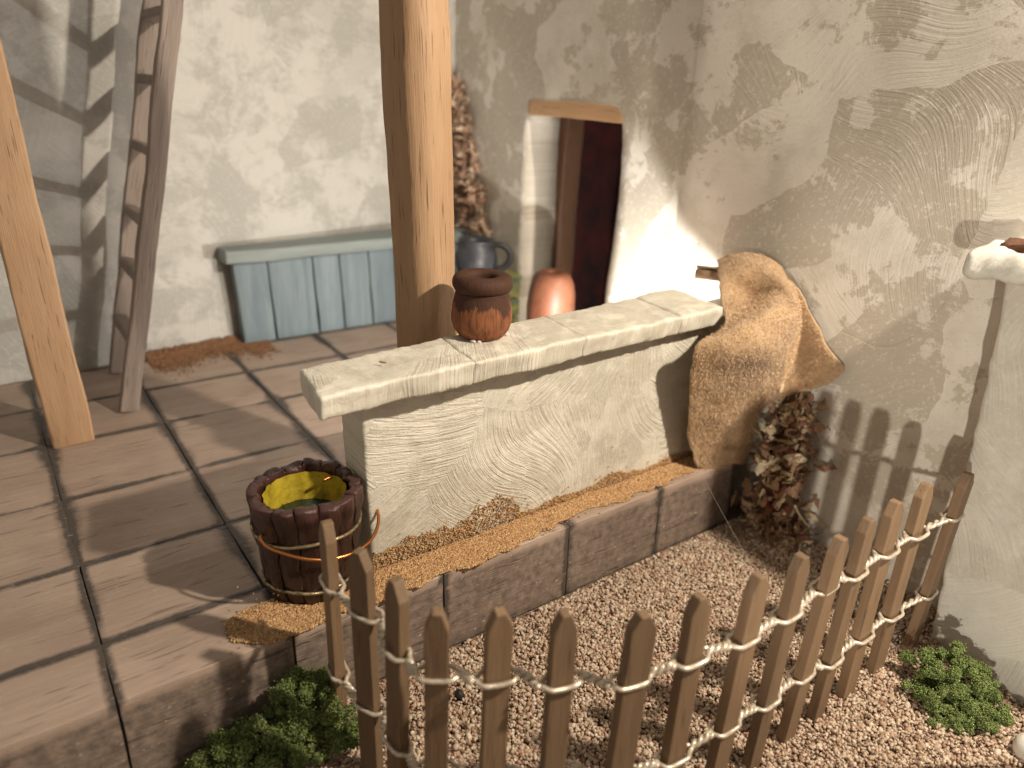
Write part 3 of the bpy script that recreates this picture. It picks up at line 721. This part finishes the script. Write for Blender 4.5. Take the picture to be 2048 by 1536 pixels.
# ================================================================== PICKET FENCE
PK = [(1.40, 3.69), (1.45, 3.29), (1.46, 2.94), (1.56, 2.63), (1.815, 2.43), (2.12, 2.24), (2.45, 2.04), (2.82, 1.93), (3.25, 1.89), (3.67, 1.88), (4.07, 1.88), (4.43, 1.87), (4.84, 1.87), (5.30, 1.88), (5.80, 1.85)]
TIP = [1.05, 1.05, 1.05, 1.05, 1.05, 1.05, 1.05, 1.05, 1.05, 1.05, 1.05, 1.03, 1.03, 1.01, 1.0]
TURN = [-95, -66, -84, -35, -20, -16, -14, -6, -2, 0, 2, 2, 0, -2, 4]
fe = thing('picket_fence', 'curved miniature fence of brown pointed pickets tied with pale wire', 'fence', (0, 0, 0))
def picket_mesh(seed, h):
    rs = random.Random(seed + 40); wd, th_ = .075 * rs.uniform(.88, 1.1), .036
    sk = rs.uniform(-.008, .008); prof = [(-wd, 0), (wd, 0), (wd, h - .11 + rs.uniform(-.02, .02)), (.026 + sk, h - .008), (-.026 + sk, h - .008), (-wd, h - .11 + rs.uniform(-.02, .02))]
    bm = bmesh.new(); f0 = [bm.verts.new((x, -th_, z)) for x, z in prof]; f1 = [bm.verts.new((x, th_, z)) for x, z in prof]
    bm.faces.new(f0); bm.faces.new(f1[::-1]); n = len(prof)
    for i in range(n): bm.faces.new((f0[(i + 1) % n], f0[i], f1[i], f1[(i + 1) % n]))
    bmesh.ops.bevel(bm, geom=list(bm.edges), offset=.007, segments=2, profile=.6, affect='EDGES')
    me = bpy.data.meshes.new('picket'); bm.to_mesh(me); bm.free(); me.materials.append(W_PICKET)
    return me
dirs = []
for i, ((x, y), tp, tn) in enumerate(zip(PK, TIP, TURN)):
    me = picket_mesh(i, tp + .80); o = link(bpy.data.objects.new('picket', me), fe)
    o.location = (x, y, -.80); o.rotation_euler = (R(random.uniform(-1.2, 1.2)), R(random.uniform(-1.0, 1.0)), R(tn))
    dirs.append(Vector((math.cos(R(tn)), math.sin(R(tn)), 0)))
k = NT('fence_wire'); wn = k.noise(k.coord(), 30, 4, .6)
M_WIRE = k.out(k.ramp(wn, ((.3, (.42, .33, .23)), (.65, (.72, .64, .53)))), .3, k.bump(wn, .3, .01), Metallic=.35)
def wire(z0, seed):
    rr = .0145; fr, bk_ = [], []
    n = len(PK); rs = random.Random(seed)
    zs = [z0 + rs.uniform(-.03, .03) for _ in PK]
    for i, ((x, y), d) in enumerate(zip(PK, dirs)):
        nrm = Vector((d.y, -d.x, 0)); c = Vector((x, y, zs[i]))
        off = .036 + rr + .002
        for s in (-.105, -.075, 0, .075, .105):
            k_ = off if abs(s) < .08 else off * .55
            fr.append(c + d * s + nrm * k_ + Vector((0, 0, -.012 * (1 - abs(s) / .13)))); bk_.append(c + d * s - nrm * k_)
        if i < n - 1:
            c2 = Vector((*PK[i + 1], zs[i + 1])); d2 = dirs[i + 1]
            a = c + d * .135; b = c2 - d2 * .135; ax_ = (b - a)
            if ax_.length < 1e-4: continue
            t_ = ax_.normalized(); p_ = t_.cross(Vector((0, 0, 1))).normalized(); turns = 1.5
            for q in range(7):
                u = q / 6; an = u * turns * 2 * PI; o_ = (p_ * math.cos(an) + Vector((0, 0, 1)) * math.sin(an)) * rr * 1.05
                m_ = a + ax_ * u; fr.append(m_ + o_); bk_.append(m_ - o_)
    return merge([tube(spline(fr, 3), rr, 7), tube(spline(bk_, 3), rr, 7)])
for z0, sd in ((.60, 3), (-.15, 5)):
    V, F = wire(z0, sd); mesh_obj('wire', V, F, M_WIRE, fe)

# ================================================================== SAND
def sand():
    pts, sz = [], []
    def h(x, y): return 0.012 + 0.035 * max(0, 1 - abs(y - 4.33) / .16) * (0.6 + .6 * noise.noise(Vector((x * 3, y * 3, 0))))
    want = 36000; tries = 0
    while len(pts) < want and tries < 400000:
        tries += 1
        x, y = random.uniform(.85, 5.75), random.uniform(3.97, 4.42)
        n_ = noise.noise(Vector((x * 2.3, y * 4.5, 0))) * .10 + noise.noise(Vector((x * 7, y * 9, 3))) * .05
        if x > 1.9:
            edge = 3.99 + (.10 if x > 2.9 else .0) * min(1, (x - 2.9) / .7) + n_ * 1.15
            ok = edge < y < 4.42 and y < 4.37
        else:
            d = math.hypot((x - 1.28) / .46, (y - 4.22) / .23); d2 = math.hypot((x - 1.85) / .35, (y - 4.2) / .24)
            ok = min(d, d2) < 1 + n_ * 1.5 and y > 3.99 + n_ * .1
        if not ok: continue
        z = h(x, y); 
        if x > 1.98 and y > 4.31:          # banked up against the wall
            up = max(0, .15 + .20 * noise.noise(Vector((x * 2.1, 0, 7))) + .08 * noise.noise(Vector((x * 9, 0, 2)))) * (1.3 if x < 3.4 else .45)
            y = 4.335 + random.uniform(-.012, .004); z = random.uniform(0, .03 + up)
        pts.append((x, y, z)); sz.append(random.uniform(.0065, .0125))
    for _ in range(2600):                                # stray grains thinning out
        x, y, z = random.choice(pts); dx, dy = random.gauss(0, .07), random.gauss(0, .05)
        if y < 4.3 and 4.02 < y + dy < 4.3: pts.append((x + dx, y + dy, .012)); sz.append(random.uniform(.005, .010))
        elif y > 4.3 and random.random() < .35: pts.append((x + dx, 4.325, z + abs(random.gauss(0, .09)))); sz.append(random.uniform(.006, .011))
    o = pebbles('sand', np.array(pts), np.array(sz), M_SAND, 'oct', None, .9)
    tag(o, 'golden sand strewn along the foot of the low wall and bucket', 'sand', kind='stuff')
    V, F = [], []; n1, n2 = 220, 10; 
    pts, sz = [], []
    for _ in range(9000):
        t = random.random(); x = 1.45 + 1.6 * t; yw = 9.95 + .121 * x
        wdt = .45 * (1 + .6 * noise.noise(Vector((x * 2, 0, 0)))) * (1 if x < 2.6 else .9)
        y = yw - abs(random.gauss(0, .5)) * wdt - .03
        if x > 2.7: y -= .22
        pts.append((x, y, .012 + .10 * max(0, 1 - (yw - y) / .18) * random.random())); sz.append(random.uniform(.010, .018))
    o = pebbles('sand', np.array(pts), np.array(sz), M_SAND_BACK, 'oct', None, .8)
    tag(o, 'reddish brown sand heaped at the back wall beside the blue chest', 'sand', kind='stuff')
sand()

# ================================================================== MOSS BUSHES
def moss(label, lobes, n, size, seed):
    rs = np.random.default_rng(seed); sub = []
    for (x, y, z, r) in lobes:                      # knobbly crumbs on every lobe
        for _ in range(20):
            d = rs.normal(size=3); d /= np.linalg.norm(d); d[2] = abs(d[2]) * .9 - .1; f_ = rs.uniform(.5, 1.2)
            sub.append((x + d[0] * r * f_, y + d[1] * r * f_, z + d[2] * r * f_, r * rs.uniform(.12, .40)))
    P = []; tot = sum(l[3] ** 2 for l in sub)
    for (x, y, z, r) in sub:
        k_ = int(n * r * r / tot) + 1; d = rs.normal(size=(k_, 3)); d /= np.linalg.norm(d, axis=1)[:, None]
        P.append(d * (r * rs.uniform(.5, 1.0, k_) * (1 + .7 * (rs.random(k_) < .12) * rs.random(k_)))[:, None] + np.array([x, y, z]))
    P = np.concatenate(P); P = P[P[:, 2] > -.79]
    o = pebbles('moss_bush', P, rs.uniform(size * .5, size * 1.2, len(P)), M_MOSS, 'oct', None, .5)
    return tag(o, label, 'bush', 'moss bushes')
moss('green moss bush against the platform step, left of the fence', [(.62, 3.80, -.62, .17), (.86, 3.76, -.56, .20), (1.07, 3.80, -.47, .20), (1.16, 3.86, -.34, .155), (1.30, 3.80, -.40, .165), (.98, 3.62, -.62, .18), (1.2, 3.62, -.60, .17), (1.36, 3.58, -.58, .14), (.72, 3.60, -.70, .16), (.45, 3.82, -.70, .13), (1.33, 3.66, -.44, .13)], 60000, .0095, 1)
moss('green moss bush at the foot of the white pillar, right of the fence', [(5.42, 1.60, -.60, .17), (5.55, 1.48, -.50, .16), (5.33, 1.45, -.66, .16), (5.50, 1.28, -.66, .17), (5.66, 1.30, -.58, .15), (5.25, 1.30, -.72, .12), (5.42, 1.13, -.72, .13), (5.62, 1.12, -.70, .14)], 52000, .0095, 2)

# ================================================================== DRIED FIBROUS PLANTS
def ribbons(n, place, wid, length, seed, curl=.5):
    rs = random.Random(seed); VV, FF = [], []
    for _ in range(n):
        p, d = place(rs); p = Vector(p); d = Vector(d).normalized()
        L = rs.uniform(*length); w_ = rs.uniform(*wid); sg = 7
        side = d.cross(Vector((rs.gauss(0, 1), rs.gauss(0, 1), rs.gauss(0, 1)))).normalized(); b = len(VV)
        tw = Vector((rs.gauss(0, 1), rs.gauss(0, 1), rs.gauss(0, 1))) * curl
        for s in range(sg + 1):
            t = s / sg; ww = w_ * (1 - .3 * t) * (.5 + rs.random())
            VV += [p - side * ww, p + side * ww * rs.uniform(.6, 1)]
            d = (d + tw * .28 + Vector((rs.gauss(0, .22), rs.gauss(0, .22), rs.gauss(0, .22)))).normalized()
            side = (side + d.cross(side) * rs.uniform(-.5, .5)); side = (side - d * side.dot(d)).normalized()
            p = p + d * (L / sg)
        for s in range(sg): FF.append([b + 2 * s, b + 2 * s + 1, b + 2 * s + 3, b + 2 * s + 2])
    return VV, FF
def clump_r(rs):
    z = rs.uniform(-.75, .75); sp = .10 + .09 * (1 - (z + .75) / 1.5)
    x = 6.33 + rs.gauss(0, sp); y = 3.66 + rs.gauss(0, sp); return (min(x, 6.46), y, z), (rs.gauss(0, .5), rs.gauss(-.15, .45), rs.gauss(.3, .9))
def base_r(rs):
    x = rs.uniform(6.1, 6.45); y = rs.uniform(3.25, 3.8); return (x, y, -.72 + rs.random() * .12), (rs.gauss(-.25, .8), rs.gauss(-.3, .6), rs.gauss(.1, .4))
dp = thing('dried_plant', 'shaggy dried brown plant in the corner under the cloth', 'plant', (0, 0, 0))
V, F = ribbons(420, clump_r, (.016, .055), (.10, .26), 3, 1.1); o = mesh_obj('dry_leaves', V, F, M_DRIED, dp, False); tag(o, kind='stuff')
V, F = ribbons(240, base_r, (.008, .022), (.08, .24), 4, .9); o = mesh_obj('dry_roots', V, F, M_DRIED, dp, False); tag(o, kind='stuff')
V, F = hexa([(6.2, 3.5, -.78), (6.5, 3.5, -.78), (6.2, 3.85, -.78), (6.5, 3.85, -.78), (6.28, 3.62, .8), (6.45, 3.62, .8), (6.28, 3.8, .8), (6.45, 3.8, .8)], .05, .08, ((4, .1), (11, .06)))
mesh_obj('stem', V, F, flat('stem_brown', (.16, .085, .045), .9, .5, 14, .8), dp)
def corner_r(rs):
    t = rs.random() ** .75; z = 3.65 - 2.25 * t; wv = .05 + .95 * t
    y = 10.5 - rs.random() * wv; x = 6.5 + rs.uniform(-.08, .06); return (x, y, z), (rs.gauss(-.3, .3), rs.gauss(-.1, .5), rs.gauss(-.3, 1))
bs = thing('dried_vine', 'strip of shaggy brown bark-like vine climbing the back corner', 'plant', (0, 0, 0))
V, F = ribbons(520, corner_r, (.015, .05), (.12, .32), 8); o = mesh_obj('fibres', V, F, M_BARK, bs, False); tag(o, kind='stuff')

# ================================================================== SMALL THINGS
V, F = lathe([(.005, 0), (.07, .0), (.105, .04), (.115, .09), (.10, .14), (.06, .175), (.005, .185)], 32, .02, 6)
o = mesh_obj('white_stone', [v + Vector((5.43, .78, -.76)) for v in V], F, flat('white_stone', (.74, .70, .64), .5, .1, 6, .1)); tag(o, 'smooth white stone cut off at the lower right corner', 'stone')
V, F = lathe([(.005, 0), (.03, 0), (.042, .02), (.03, .045), (.005, .05)], 10, .02, 20)
o = mesh_obj('black_pebble', [v + Vector((2.28, 3.52, -.745)) for v in V], F, flat('black_pebble', (.02, .018, .017), .6)); tag(o, 'tiny black pebble lying on the gravel behind the fence', 'pebble')
def chip(label, x, y, z, a, L=.05):
    V, F = hexa(corners(-L / 2, L / 2, -.007, .007, -.003, .008), .003, .02, ((30, .004),)); o = mesh_obj('wood_chip', V, F, M_CHIP)
    o.location = (x, y, z); o.rotation_euler = (0, 0, R(a)); return tag(o, label, 'chip')
M_CHIP = flat('chip', (.36, .19, .10), .7)
chip('tiny brown wood sliver lying on the left end of the coping', 2.12, 4.36, 1.738, -50, .06)
M_THREAD = NT('glue_thread').out(rgb(.75, .7, .62), .3)
def thread(label, pts, r=.0022):
    V, F = tube(spline(pts, 6), r, 5); o = mesh_obj('glue_thread', V, F, M_THREAD); return tag(o, label, 'thread')
thread('thin glue thread stretched from the step down to a picket tip', [(5.5, 3.97, -.06), (4.65, 3.19, .36), (3.25, 1.9, 1.05)], .0006)
thread('thin glue thread drooping across the right wall towards the pillar', [(6.49, 3.5, 1.55), (6.46, 3.0, 1.52), (6.3, 2.6, 1.8), (6.0, 2.2, 2.42)], .0014)
